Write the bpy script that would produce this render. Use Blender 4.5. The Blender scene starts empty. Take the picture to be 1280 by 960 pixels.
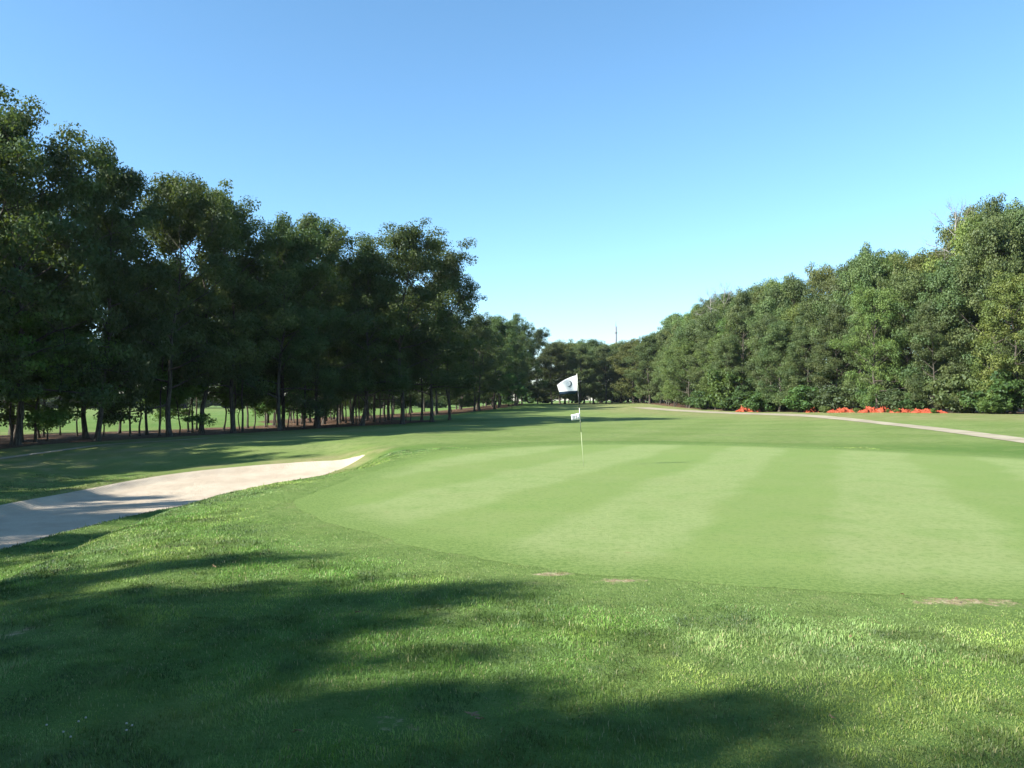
import bpy, math, random
import numpy as np
from mathutils import Vector, Matrix

random.seed(7)
RNG = np.random.default_rng(7)
C = bpy.context.scene.collection
SC = bpy.context.scene
R = math.radians

# ------------------------------------------------------------------ view
CAM = (0.0, 0.0, 1.6)
PITCH = R(1.146)
HAZE = .00010
FPX = 1000.0                      # focal length in pixels of the 1280 px wide photograph
SUN_AZ = R(24.0)                  # shadows run this far forward of the X axis
SUN_EL = R(33.0)
SHADOW = np.array([math.cos(SUN_AZ), math.sin(SUN_AZ)])


def smooth(a, b, x):
    t = np.clip((np.asarray(x, float) - a) / (b - a), 0, 1)
    return t * t * (3 - 2 * t)


# ------------------------------------------------------------------ cheap value noise (numpy)
_tab = np.random.default_rng(3).random((256, 256))


def vnoise(x, y):
    x = np.asarray(x, float); y = np.asarray(y, float)
    xi = np.floor(x).astype(int); yi = np.floor(y).astype(int)
    fx = x - xi; fy = y - yi
    fx = fx * fx * (3 - 2 * fx); fy = fy * fy * (3 - 2 * fy)
    a = _tab[xi % 256, yi % 256]; b = _tab[(xi + 1) % 256, yi % 256]
    c = _tab[xi % 256, (yi + 1) % 256]; d = _tab[(xi + 1) % 256, (yi + 1) % 256]
    return (a * (1 - fx) + b * fx) * (1 - fy) + (c * (1 - fx) + d * fx) * fy


def fbm(x, y, n=3):
    s = 0; a = 0.5
    for i in range(n):
        s = s + a * vnoise(x * 2 ** i + 17.3 * i, y * 2 ** i + 5.1 * i); a *= .5
    return s / (1 - .5 ** n)


# ------------------------------------------------------------------ outlines on the ground
def catmull(pts, n=8, closed=True):
    p = np.array(pts, float); out = []
    N = len(p)
    rng_ = range(N) if closed else range(N - 1)
    for i in rng_:
        if closed:
            a, b, c, d = p[(i - 1) % N], p[i], p[(i + 1) % N], p[(i + 2) % N]
        else:
            a, b, c, d = p[max(i - 1, 0)], p[i], p[i + 1], p[min(i + 2, N - 1)]
        for k in range(n):
            t = k / n
            out.append(.5 * ((2 * b) + (-a + c) * t + (2 * a - 5 * b + 4 * c - d) * t * t + (-a + 3 * b - 3 * c + d) * t ** 3))
    if not closed:
        out.append(p[-1])
    return np.array(out)


GREEN = catmull([(-3.4, 12.8), (-3.3, 15.5), (-3.0, 19.5), (-1.9, 25.0), (1.4, 28.4), (5.8, 28.9), (10.0, 26.6),
                 (13.4, 23.0), (15.8, 18.0), (15.5, 12.5), (12.0, 8.6), (7.5, 7.0), (4.1, 6.45), (2.7, 6.75), (0.95, 7.35),
                 (0.3, 7.75), (-0.65, 8.5), (-1.85, 9.8), (-2.8, 11.2)])
BUNKER = catmull([(-5.3, 28.9), (-5.9, 27.3), (-6.7, 25.0), (-7.9, 22.4), (-8.9, 19.6), (-9.3, 17.0), (-9.5, 14.4), (-10.6, 12.4), (-12.6, 12.6),
                  (-13.6, 15.5), (-13.3, 20.2), (-13.0, 24.6), (-12.0, 27.0), (-9.8, 28.6), (-7.5, 29.3)])


def sdist(poly, x, y):
    """signed distance to a closed outline, positive inside"""
    x = np.asarray(x, float); y = np.asarray(y, float)
    shp = x.shape; x = x.ravel(); y = y.ravel()
    best = np.full(x.shape, 1e9); inside = np.zeros(x.shape, bool)
    lo = poly.min(0) - 12; hi = poly.max(0) + 12
    m = (x > lo[0]) & (x < hi[0]) & (y > lo[1]) & (y < hi[1])
    xs, ys = x[m], y[m]
    b = np.full(xs.shape, 1e9); ins = np.zeros(xs.shape, bool)
    for i in range(len(poly)):
        a = poly[i]; c = poly[(i + 1) % len(poly)]
        d = c - a
        t = np.clip(((xs - a[0]) * d[0] + (ys - a[1]) * d[1]) / (d @ d + 1e-12), 0, 1)
        b = np.minimum(b, np.hypot(xs - a[0] - t * d[0], ys - a[1] - t * d[1]))
        cr = ((a[1] > ys) != (c[1] > ys))
        with np.errstate(divide='ignore', invalid='ignore'):
            xi = (c[0] - a[0]) * (ys - a[1]) / (c[1] - a[1] + 1e-15) + a[0]
        ins ^= cr & (xs < xi)
    best[m] = b; inside[m] = ins
    s = np.where(inside, best, -best)
    return np.maximum(s, -12).reshape(shp)


# front edge of the grove on the left and of the wood on the right (x, y)
LEFT_EDGE = catmull([(-17, -40), (-15.5, -22), (-16, -8), (-21, 4), (-24.5, 16), (-23, 28), (-19.5, 40), (-12.8, 51), (-8.0, 60), (-6.0, 66), (-11, 74), (-10.5, 86),
                     (-6.5, 98), (-3.5, 112), (-1, 128), (2, 150), (3, 175)], 10, False)
RIGHT_EDGE = catmull([(47, 34), (40, 46), (35.5, 54), (32.5, 66), (30, 80), (27, 94), (25, 106), (24.5, 122), (25, 145), (26, 170)], 10, False)


def edge_x(edge, y):
    return np.interp(y, edge[:, 1], edge[:, 0])


def ground_z(x, y):
    x = np.asarray(x, float); y = np.asarray(y, float)
    # the bank that falls from the green to the hollow with the bunker
    crest = -4.75 + 0.35 * np.sin(y * .35) + smooth(14, 22, y) * 1.1 - smooth(27, 36, y) * 2.5
    depth = 1.04 * (1 - smooth(23, 36, y)) * smooth(-18, 2, y) + 0.05
    t = crest - x
    bank = -depth * (0.86 * smooth(0.0, 2.3, t) + 0.14 * smooth(1.5, 4.5, t)) - .10 * smooth(-1.6, 0.3, t)
    back = .62 * smooth(8.2, 17, t) * (1 - smooth(20, 34, y)) * smooth(-18, 2, y)     # rises again towards the grove
    left_low = -.30 * smooth(-6, -22, x) * 0 - .25 * smooth(6, 22, -x) * smooth(18, 34, y)
    right = .62 * smooth(12, 34, x) * (1 - .55 * smooth(60, 95, y))
    far = .78 * smooth(80, 165, y) * smooth(-14, 2, x)
    roll = .05 * (fbm(x * .13 + 3, y * .13) - .5) + .012 * (fbm(x * .9, y * .9 + 9) - .5)
    z = bank + back + left_low + right + far + roll
    sb = sdist(BUNKER, x, y)
    z = z - .16 * smooth(-.05, .55, sb) + .07 * np.exp(-((sb + .25) / .35) ** 2)
    return z


def gz(x, y):
    return float(ground_z(np.array([x]), np.array([y]))[0])


def project(x, y, z):
    """photograph pixel (1280x960) of a point in the place; used to word the labels and to size trees"""
    cy, sy = math.cos(PITCH), math.sin(PITCH)
    dy = y * cy + (z - CAM[2]) * sy
    dz = -y * sy + (z - CAM[2]) * cy
    if dy <= .05:
        return None
    return 640 + FPX * x / dy, 480 - FPX * dz / dy


def on_ground(px, py, z=0.0):
    """where the line of sight of a pixel of the photograph meets the ground"""
    d = np.array([(px - 640) / FPX, 1.0, -(py - 480) / FPX])
    cy, sy = math.cos(PITCH), math.sin(PITCH)
    d = np.array([d[0], d[1] * cy - d[2] * sy, d[1] * sy + d[2] * cy])
    t = 2.5
    while t < 400:
        p = d * t
        if CAM[2] + p[2] < gz(p[0], p[1]):
            break
        t *= 1.003
    return d[0] * t, d[1] * t


# ------------------------------------------------------------------ object helpers
def tag(o, label=None, cat=None, group=None, kind=None):
    if label: o['label'] = label
    if cat: o['category'] = cat
    if group: o['group'] = group
    if kind: o['kind'] = kind
    return o


def mesh_np(name, verts, faces_flat, sizes, attrs=None, mat=None, smooth_=False):
    me = bpy.data.meshes.new(name)
    verts = np.asarray(verts, np.float32)
    faces_flat = np.asarray(faces_flat, np.int32); sizes = np.asarray(sizes, np.int32)
    me.vertices.add(len(verts)); me.vertices.foreach_set('co', verts.ravel())
    me.loops.add(len(faces_flat)); me.loops.foreach_set('vertex_index', faces_flat)
    me.polygons.add(len(sizes))
    starts = np.concatenate([[0], np.cumsum(sizes)[:-1]]).astype(np.int32)
    me.polygons.foreach_set('loop_start', starts)
    me.update(calc_edges=True)
    if smooth_:
        me.polygons.foreach_set('use_smooth', np.ones(len(sizes), bool))
    for k, v in (attrs or {}).items():
        v = np.asarray(v, np.float32)
        if v.ndim == 1:
            a = me.attributes.new(k, 'FLOAT', 'POINT'); a.data.foreach_set('value', v)
        else:
            a = me.attributes.new(k, 'FLOAT_COLOR', 'POINT')
            a.data.foreach_set('color', np.concatenate([v, np.ones((len(v), 1), np.float32)], 1).ravel())
    if mat: me.materials.append(mat)
    me.validate()
    return me


def link(name, me, parent=None, loc=None):
    o = bpy.data.objects.new(name, me); C.objects.link(o)
    if parent: o.parent = parent
    if loc is not None: o.location = loc
    return o


class MB:
    """collects tubes and quads into one mesh"""
    def __init__(s): s.v = []; s.f = []

    def tube(s, pts, rad, n=6, cap=True):
        pts = [Vector(p) for p in pts]; base = len(s.v)
        up = Vector((0, 0, 1)); prev = None
        for i, p in enumerate(pts):
            d = (pts[min(i + 1, len(pts) - 1)] - pts[max(i - 1, 0)])
            if d.length < 1e-9: d = up.copy()
            d.normalize()
            if prev is None:
                a = d.cross(Vector((1, 0, 0)) if abs(d.x) < .9 else Vector((0, 1, 0)))
            else:
                a = prev - d * prev.dot(d)
            a.normalize(); prev = a; b = d.cross(a)
            r = rad[i] if hasattr(rad, '__len__') else rad
            for k in range(n):
                t = 2 * math.pi * k / n
                s.v.append(tuple(p + a * (r * math.cos(t)) + b * (r * math.sin(t))))
        for i in range(len(pts) - 1):
            for k in range(n):
                k2 = (k + 1) % n
                s.f.append((base + i * n + k, base + i * n + k2, base + (i + 1) * n + k2, base + (i + 1) * n + k))
        if cap:
            s.f.append(tuple(base + k for k in reversed(range(n))))
            s.f.append(tuple(base + (len(pts) - 1) * n + k for k in range(n)))

    def poly(s, pts):
        b = len(s.v); s.v += [tuple(p) for p in pts]; s.f.append(tuple(range(b, b + len(pts))))

    def mesh(s, name, mat=None, sm=True):
        me = bpy.data.meshes.new(name); me.from_pydata(s.v, [], s.f); me.update()
        if mat: me.materials.append(mat)
        if sm: me.polygons.foreach_set('use_smooth', np.ones(len(s.f), bool))
        return me


# ------------------------------------------------------------------ materials
class N:
    def __init__(s, name):
        s.m = bpy.data.materials.new(name); s.m.use_nodes = True
        s.t = s.m.node_tree; s.t.nodes.clear()
        s.out = s.t.nodes.new('ShaderNodeOutputMaterial')

    def n(s, typ, **kw):
        nd = s.t.nodes.new(typ)
        for k, v in kw.items():
            if k in nd.inputs.keys(): s.set(nd.inputs[k], v)
            else: setattr(nd, k, v)
        return nd

    def set(s, sock, v):
        if isinstance(v, bpy.types.NodeSocket): s.t.links.new(v, sock)
        else: sock.default_value = v

    def coords(s):
        return s.n('ShaderNodeNewGeometry').outputs['Position']

    def noise(s, vec, scale, detail=3, rough=.55):
        nd = s.n('ShaderNodeTexNoise'); s.set(nd.inputs['Vector'], vec)
        nd.inputs['Scale'].default_value = scale; nd.inputs['Detail'].default_value = detail
        nd.inputs['Roughness'].default_value = rough
        return nd.outputs['Fac']

    def ramp(s, fac, a, b, clamp=True):
        nd = s.n('ShaderNodeMapRange', interpolation_type='SMOOTHSTEP')
        s.set(nd.inputs['Value'], fac); nd.inputs['From Min'].default_value = a; nd.inputs['From Max'].default_value = b
        return nd.outputs['Result']

    def mix(s, fac, a, b, mode='MIX'):
        nd = s.n('ShaderNodeMix', data_type='RGBA', blend_type=mode)
        s.set(nd.inputs[0], fac)
        for i, v in ((6, a), (7, b)):
            s.set(nd.inputs[i], v if isinstance(v, bpy.types.NodeSocket) else (*v, 1) if len(v) == 3 else v)
        return nd.outputs[2]

    def math(s, op, a, b=0.0):
        nd = s.n('ShaderNodeMath', operation=op); s.set(nd.inputs[0], a); s.set(nd.inputs[1], b)
        return nd.outputs[0]

    def attr(s, name, out='Fac'):
        nd = s.n('ShaderNodeAttribute', attribute_name=name); return nd.outputs[out]

    def bump(s, h, strength, dist):
        nd = s.n('ShaderNodeBump'); s.set(nd.inputs['Height'], h)
        nd.inputs['Strength'].default_value = strength; nd.inputs['Distance'].default_value = dist
        return nd.outputs['Normal']

    def principled(s, col, rough=.9, spec=.2, normal=None, **kw):
        nd = s.n('ShaderNodeBsdfPrincipled')
        s.set(nd.inputs['Base Color'], col if isinstance(col, bpy.types.NodeSocket) else (*col, 1))
        s.set(nd.inputs['Roughness'], rough); nd.inputs['Specular IOR Level'].default_value = spec
        if normal is not None: s.set(nd.inputs['Normal'], normal)
        s.t.links.new(nd.outputs[0], s.out.inputs[0])
        return nd


def leaf_material(name, base, warm, trans=.30):
    m = N(name)
    tint = m.attr('tint')
    oi = m.n('ShaderNodeObjectInfo')
    col = m.mix(tint, base, warm)
    col = m.mix(1.0, col, oi.outputs['Color'], 'MULTIPLY')
    hs = m.n('ShaderNodeHueSaturation'); m.set(hs.inputs['Color'], col)
    m.set(hs.inputs['Value'], m.math('ADD', m.math('MULTIPLY', oi.outputs['Random'], .5), .75))
    m.set(hs.inputs['Hue'], m.math('ADD', m.math('MULTIPLY', oi.outputs['Random'], .03), .485))
    col = hs.outputs[0]
    d = m.n('ShaderNodeBsdfDiffuse'); m.set(d.inputs[0], col)
    t = m.n('ShaderNodeBsdfTranslucent')
    m.set(t.inputs[0], m.mix(.55, col, (.19, .26, .03)))
    g = m.n('ShaderNodeBsdfGlossy'); g.inputs['Roughness'].default_value = .62
    g.inputs[0].default_value = (.5, .55, .6, 1)
    mx = m.n('ShaderNodeMixShader'); mx.inputs[0].default_value = trans
    m.t.links.new(d.outputs[0], mx.inputs[1]); m.t.links.new(t.outputs[0], mx.inputs[2])
    m2 = m.n('ShaderNodeMixShader'); m2.inputs[0].default_value = .04
    m.t.links.new(mx.outputs[0], m2.inputs[1]); m.t.links.new(g.outputs[0], m2.inputs[2])
    m.t.links.new(m2.outputs[0], m.out.inputs[0])
    return m.m


def bark_material(name, a, b):
    m = N(name); p = m.n('ShaderNodeTexCoord').outputs['Object']
    mp = m.n('ShaderNodeMapping'); m.set(mp.inputs[0], p); mp.inputs['Scale'].default_value = (9, 9, 1.6)
    f = m.noise(mp.outputs[0], 1.6, 5, .65)
    g = m.noise(p, .8, 2)
    col = m.mix(m.ramp(f, .35, .68), a, b)
    col = m.mix(m.math('MULTIPLY', m.ramp(g, .5, .7), .5), col, (.07, .09, .05))
    m.principled(col, .95, .1, m.bump(f, .8, .05))
    return m.m


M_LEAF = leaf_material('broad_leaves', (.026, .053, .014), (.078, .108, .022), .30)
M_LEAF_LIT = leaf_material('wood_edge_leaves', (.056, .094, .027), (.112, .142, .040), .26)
M_SHRUB = leaf_material('shrub_leaves', (.045, .11, .022), (.10, .17, .035), .32)
M_BARK = bark_material('grey_bark', (.035, .03, .024), (.12, .105, .085))
M_BARK_PALE = bark_material('pale_bark', (.14, .13, .115), (.34, .32, .29))


def ground_material():
    m = N('turf'); p = m.coords()
    big = m.noise(p, .16, 3); mid = m.noise(p, .9, 4); fine = m.noise(p, 14, 4, .7); grain = m.noise(p, 70, 3, .7)
    col = m.mix(m.ramp(big, .35, .65), (.092, .165, .036), (.125, .190, .050))
    col = m.mix(m.math('MULTIPLY', m.ramp(mid, .48, .72), .55), col, (.175, .215, .065))
    col = m.mix(m.math('MULTIPLY', m.ramp(fine, .42, .75), .5), col, (.07, .14, .028))
    col = m.mix(m.math('MULTIPLY', m.ramp(grain, .55, .75), .4), col, (.21, .26, .10))
    # mown fairway
    fw = m.attr('fairway')
    sx = m.n('ShaderNodeSeparateXYZ'); m.set(sx.inputs[0], p)
    st = m.math('SINE', m.math('MULTIPLY', m.math('ADD', m.math('MULTIPLY', sx.outputs['X'], .35), m.math('MULTIPLY', sx.outputs['Y'], .93)), .95))
    st2 = m.math('SINE', m.math('MULTIPLY', m.math('SUBTRACT', m.math('MULTIPLY', sx.outputs['X'], .93), m.math('MULTIPLY', sx.outputs['Y'], .35)), 1.25))
    stripe = m.math('MULTIPLY', m.math('ADD', m.ramp(st, -.5, .5), m.ramp(st2, -.5, .5)), .5)
    fc = m.mix(stripe, (.134, .190, .052), (.164, .222, .068))
    fc = m.mix(m.math('MULTIPLY', m.ramp(m.noise(p, .35, 4), .42, .72), .6), fc, (.195, .225, .088))
    fc = m.mix(m.math('MULTIPLY', m.ramp(fine, .45, .75), .35), fc, (.12, .20, .05))
    col = m.mix(fw, col, fc)
    cl_ = m.math('MULTIPLY', m.attr('collar'), m.ramp(m.noise(p, 1.7, 4, .6), .2, .6))
    col = m.mix(m.math('MULTIPLY', cl_, .85), col, m.mix(m.ramp(fine, .35, .7), (.165, .232, .070), (.118, .188, .048)))
    streak = m.noise(p, 2.6, 6, .75)
    col = m.mix(m.math('MULTIPLY', m.ramp(streak, .46, .66), .5), col, (.07, .125, .028))
    col = m.mix(m.math('MULTIPLY', m.ramp(m.noise(p, 1.1, 6, .75), .54, .72), .4), col, (.22, .225, .10))
    # dry rough towards the woods and round the sand
    dry = m.attr('dry')
    dc = m.mix(m.ramp(mid, .35, .7), (.17, .19, .065), (.26, .235, .12))
    dc = m.mix(m.math('MULTIPLY', m.ramp(fine, .4, .7), .4), dc, (.11, .14, .04))
    col = m.mix(m.math('MULTIPLY', dry, m.ramp(m.noise(p, .5, 5, .65), .25, .62)), col, dc)
    # leaf litter
    lit = m.attr('litter')
    lc = m.mix(m.ramp(m.noise(p, 5, 4, .7), .35, .7), (.055, .032, .020), (.19, .12, .075))
    lm = m.math('MULTIPLY', lit, 1.0)
    lm = m.ramp(m.math('ADD', lm, m.math('MULTIPLY', m.math('SUBTRACT', m.noise(p, .55, 5, .65), .5), 1.1)), .35, .65)
    lm = m.math('MULTIPLY', lm, m.ramp(lit, .02, .15))
    col = m.mix(lm, col, lc)
    # worn soil
    so = m.attr('soil')
    sm = m.ramp(m.math('ADD', so, m.math('MULTIPLY', m.math('SUBTRACT', m.noise(p, 7, 6, .75), .5), 2.2)), .5, .85)
    sm = m.math('MULTIPLY', sm, m.ramp(so, .02, .2))
    sc_ = m.mix(m.ramp(m.noise(p, 11, 4, .7), .35, .7), (.24, .19, .10), (.44, .38, .24))
    col = m.mix(sm, col, sc_)
    h = m.math('ADD', m.math('MULTIPLY', fine, .6), m.math('MULTIPLY', grain, .5))
    m.principled(col, .95, .08, m.bump(h, 1.0, .05))
    return m.m


def green_material():
    m = N('putting_turf'); p = m.coords()
    sx = m.n('ShaderNodeSeparateXYZ'); m.set(sx.inputs[0], p)
    wob = m.math('MULTIPLY', m.math('SUBTRACT', m.noise(p, .35, 3), .5), 1.3)
    t = m.math('SUBTRACT', m.math('MULTIPLY', sx.outputs['X'], .925), m.math('MULTIPLY', sx.outputs['Y'], .38))
    t = m.math('ADD', t, wob)
    st = m.ramp(m.math('SINE', m.math('MULTIPLY', t, math.pi / 1.71)), -.42, .42)
    col = m.mix(st, (.164, .228, .064), (.214, .268, .098))
    big = m.noise(p, .35, 4, .6)
    col = m.mix(m.math('MULTIPLY', m.ramp(big, .40, .68), .4), col, (.205, .238, .090))
    col = m.mix(m.math('MULTIPLY', m.ramp(m.noise(p, 1.3, 5, .65), .45, .72), .55), col, (.135, .215, .052))
    fine = m.noise(p, 26, 4, .75); grain = m.noise(p, 120, 2, .7)
    col = m.mix(m.math('MULTIPLY', m.ramp(m.noise(p, 11, 6, .85), .46, .62), .6), col, (.105, .172, .042))
    col = m.mix(m.math('MULTIPLY', m.ramp(grain, .5, .75), .35), col, (.30, .36, .15))
    spot = m.n('ShaderNodeTexVoronoi', feature='F1'); m.set(spot.inputs['Vector'], p); spot.inputs['Scale'].default_value = 1.1
    col = m.mix(m.math('MULTIPLY', m.ramp(spot.outputs['Distance'], .05, .025), .5), col, (.20, .17, .07))
    edge = m.attr('edge')       # distance in from the fringe
    e = m.ramp(m.math('ADD', edge, m.math('MULTIPLY', m.math('SUBTRACT', m.noise(p, 1.3, 5, .7), .5), 1.4)), 1.1, .1)
    col = m.mix(m.math('MULTIPLY', e, .9), col, m.mix(m.ramp(m.noise(p, 22, 5, .8), .4, .62), (.150, .215, .058), (.085, .145, .032)))
    h = m.math('ADD', m.math('MULTIPLY', fine, .5), m.math('MULTIPLY', grain, .5))
    m.principled(col, .9, .12, m.bump(h, .8, .02))
    return m.m


def sand_material():
    m = N('sand'); p = m.coords()
    a = m.noise(p, 1.1, 4); b = m.noise(p, 30, 4, .7)
    w = m.n('ShaderNodeTexWave', wave_type='BANDS'); m.set(w.inputs['Vector'], p)
    w.inputs['Scale'].default_value = 5.5; w.inputs['Distortion'].default_value = 3.0; w.inputs['Detail'].default_value = 2
    col = m.mix(m.ramp(a, .3, .7), (.385, .322, .240), (.465, .40, .305))
    col = m.mix(m.math('MULTIPLY', m.ramp(b, .45, .7), .35), col, (.33, .27, .20))
    h = m.math('ADD', m.math('MULTIPLY', w.outputs['Fac'], .25), m.math('ADD', m.math('MULTIPLY', b, .35), m.noise(p, 5, 3)))
    m.principled(col, .95, .1, m.bump(h, .9, .05))
    return m.m


def path_material():
    m = N('path_surface'); p = m.coords()
    col = m.mix(m.ramp(m.noise(p, .8, 4), .3, .7), (.25, .222, .155), (.34, .305, .22))
    b = m.noise(p, 25, 4, .7)
    col = m.mix(m.math('MULTIPLY', m.ramp(b, .5, .7), .4), col, (.24, .21, .16))
    m.principled(col, .95, .1, m.bump(b, .4, .01))
    return m.m


def simple(name, col, rough=.6, spec=.3, var=.15, scale=8.0, trans=0):
    m = N(name); p = m.n('ShaderNodeTexCoord').outputs['Object']
    f = m.noise(p, scale, 4, .6)
    c2 = tuple(c * (1 - var) for c in col)
    cc = m.mix(m.ramp(f, .35, .7), col, c2)
    b = m.principled(cc, rough, spec, m.bump(f, .15, .01))
    if trans:
        t = m.n('ShaderNodeBsdfTranslucent'); m.set(t.inputs[0], cc)
        mx = m.n('ShaderNodeMixShader'); mx.inputs[0].default_value = trans
        m.t.links.new(b.outputs[0], mx.inputs[1]); m.t.links.new(t.outputs[0], mx.inputs[2])
        m.t.links.new(mx.outputs[0], m.out.inputs[0])
    return m.m


M_GROUND = ground_material(); M_GREEN = green_material(); M_SAND = sand_material(); M_PATH = path_material()


# ------------------------------------------------------------------ the ground: one sheet to the horizon
def axis(lo_far, lo, hi, hi_far, step, grow=1.09):
    mid = list(np.arange(lo, hi + 1e-6, step))
    a = []; s = step; x = lo
    while x > lo_far:
        s *= grow; x -= s; a.append(x)
    b = []; s = step; x = mid[-1]
    while x < hi_far:
        s *= grow; x += s; b.append(x)
    return np.array(a[::-1] + mid + b)


def grid_attrs(x, y):
    sg = sdist(GREEN, x, y); sb = sdist(BUNKER, x, y)
    le = edge_x(LEFT_EDGE, y); re = edge_x(RIGHT_EDGE, y)
    litter = smooth(1.5, -1.5, x - le) * smooth(-14.5, -10.5, x - le) * smooth(182, 172, y)
    litter = np.maximum(litter, smooth(-1.0, 1.5, x - re) * smooth(182, 172, y))
    fairway = smooth(28, 30, y + .4 * np.sin(x * .5)) * smooth(4, 7, x - le) * smooth(-6, -9, x - re) * (1 - smooth(-12, -6, -x - 0) * 0)
    fairway *= smooth(1.8, 2.4, -sg)
    dry = np.clip(smooth(-19, -9, x - re) * smooth(20, 30, y), 0, 1)
    dry = np.maximum(dry, .9 * smooth(12, 6.5, x - le) * smooth(6, 14, y) * smooth(60, 40, y))
    dry = np.maximum(dry, smooth(-1.6, -.3, sb) * smooth(20, 24, y) * .9)
    dry = np.maximum(dry, .35 * smooth(-40, -60, x)) * smooth(260, 200, y)
    soil = np.zeros_like(x)
    for (px, py, rx, ry, k) in [(690, 718, .34, .17, 1.2), (775, 727, .42, .16, 1.25), (1205, 752, .8, .2, 1.2), (1010, 738, .4, .12, .7),
                                (500, 905, .25, .2, .8), (18, 790, .5, .3, .8), (590, 905, .22, .16, .6), (410, 662, .5, .2, .55),
                                (520, 690, .7, .2, .45), (620, 703, .5, .18, .45), (240, 712, .4, .15, .6), (1120, 745, .5, .1, .6), (1270, 758, .5, .1, .8)]:
        gx, gy = ON[(px, py)]
        soil = np.maximum(soil, .85 * k * np.exp(-((x - gx) / (rx * .75)) ** 2 - ((y - gy) / (ry * .75)) ** 2))
    soil = np.maximum(soil, .28 * np.exp(-((sg + .12) / .16) ** 2) * smooth(11, 9, y))
    collar = smooth(-2.2, -.1, sg)
    return litter, fairway, dry, soil, collar


ON = {}
for q in [(690, 718), (775, 727), (1205, 752), (1010, 738), (500, 905), (18, 790), (590, 905), (410, 662), (520, 690), (620, 703), (240, 712), (1120, 745), (1270, 758)]:
    ON[q] = on_ground(*q)

gx = axis(-600, -15, 17, 600, .14, 1.055); gy = axis(-250, 2.0, 30, 800, .14, 1.05)
X, Y = np.meshgrid(gx, gy)
Z = ground_z(X, Y)
nx, ny = len(gx), len(gy)
idx = np.arange(nx * ny).reshape(ny, nx)
faces = np.stack([idx[:-1, :-1], idx[:-1, 1:], idx[1:, 1:], idx[1:, :-1]], -1).reshape(-1, 4)
lit_, fw_, dry_, soil_, col_ = grid_attrs(X, Y)
me = mesh_np('ground', np.stack([X, Y, Z], -1).reshape(-1, 3), faces.ravel(), np.full(len(faces), 4),
             {'litter': lit_.ravel(), 'fairway': fw_.ravel(), 'dry': dry_.ravel(), 'soil': soil_.ravel(), 'collar': col_.ravel()}, M_GROUND, True)
tag(link('ground', me), 'mown rough and fairway turf reaching away between the two woods', 'ground', kind='structure')


def patch(name, poly, lift, mat, rings=46, edge_drop=0.0):
    """a sheet that fills an outline: rings shrinking to the middle, laid on the ground"""
    c = poly.mean(0); V = []; E = []
    fr = np.linspace(1, 0.0, rings) ** .9
    n = len(poly)
    for k, t in enumerate(fr[:-1]):
        V.append(c + (poly - c) * t)
    V = np.concatenate(V + [c[None]])
    sd = sdist(poly, V[:, 0], V[:, 1])
    z = ground_z(V[:, 0], V[:, 1]) + lift * np.clip(sd / .12, .0, 1) + .002 - edge_drop * (1 - np.clip(sd / .12, 0, 1))
    F = []; S = []
    for k in range(rings - 2):
        for i in range(n):
            j = (i + 1) % n
            F += [k * n + i, k * n + j, (k + 1) * n + j, (k + 1) * n + i]; S.append(4)
    for i in range(n):
        F += [(rings - 2) * n + i, (rings - 2) * n + (i + 1) % n, len(V) - 1]; S.append(3)
    me = mesh_np(name, np.column_stack([V, z]), F, S, {'edge': sd}, mat, True)
    # outlines may run either way round: make the faces look up
    if me.polygons[0].normal.z < 0:
        me.flip_normals()
    return link(name, me)


def densify(poly, step):
    out = []
    for i in range(len(poly)):
        a, b = poly[i], poly[(i + 1) % len(poly)]
        k = max(1, int(np.hypot(*(b - a)) / step))
        for t in range(k): out.append(a + (b - a) * t / k)
    return np.array(out)


GD = densify(GREEN, .12)
gn_ = GD - GD.mean(0); gn_ /= np.linalg.norm(gn_, axis=1)[:, None]
GD = GD + gn_ * (.30 * (fbm(GD[:, 0] * 1.7, GD[:, 1] * 1.7 + 50, 4) - .5) + .10 * (fbm(GD[:, 0] * 7, GD[:, 1] * 7 + 50, 2) - .5))[:, None]
g = patch('putting_green', GD, .004, M_GREEN, 70)
tag(g, 'pale striped putting green with the flagstick standing in it', 'putting green', kind='structure')
b = patch('sand_bunker', densify(BUNKER, .18), .03, M_SAND, 50, .02)
tag(b, 'pale sand bunker in the hollow below the green', 'bunker', kind='structure')


def ribbon(name, pts, width, lift, mat, n=14, cross=6):
    line = catmull(pts, n, False); V = []; F = []; S = []
    for i, p in enumerate(line):
        d = line[min(i + 1, len(line) - 1)] - line[max(i - 1, 0)]; d /= np.hypot(*d) + 1e-9
        nrm = np.array([-d[1], d[0]])
        w = width * (1 + .12 * (vnoise(np.array([i * .4]), np.array([3.3]))[0] - .5))
        if name == 'cart_path': w *= 1 + 1.7 * float(smooth(45, 85, p[1]))
        for k in range(cross + 1):
            V.append(p + nrm * w * (k / cross - .5))
    V = np.array(V); z = ground_z(V[:, 0], V[:, 1]) + lift
    for i in range(len(line) - 1):
        for k in range(cross):
            a = i * (cross + 1) + k
            F += [a, a + 1, a + cross + 2, a + cross + 1]; S.append(4)
    me = mesh_np(name, np.column_stack([V, z]), F, S, {}, mat, True)
    if me.polygons[0].normal.z < 0: me.flip_normals()
    return link(name, me)


tag(ribbon('cart_path', [(17.0, 22), (18.6, 29.5), (20.6, 40), (22.6, 54), (24.0, 70), (23.6, 84), (22.2, 98), (20.6, 110), (19.5, 122)], 1.05, .016, M_PATH),
    'narrow pale cart path running along the sunny wood', 'path', kind='structure')
tag(ribbon('dirt_trail', [(-22.5, 24), (-20.3, 29.5), (-18.6, 33.5), (-16.9, 37.0), (-15.2, 40)], .42, .014, M_PATH),
    'thin pale dirt trail in front of the dark grove', 'trail', kind='structure')


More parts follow.
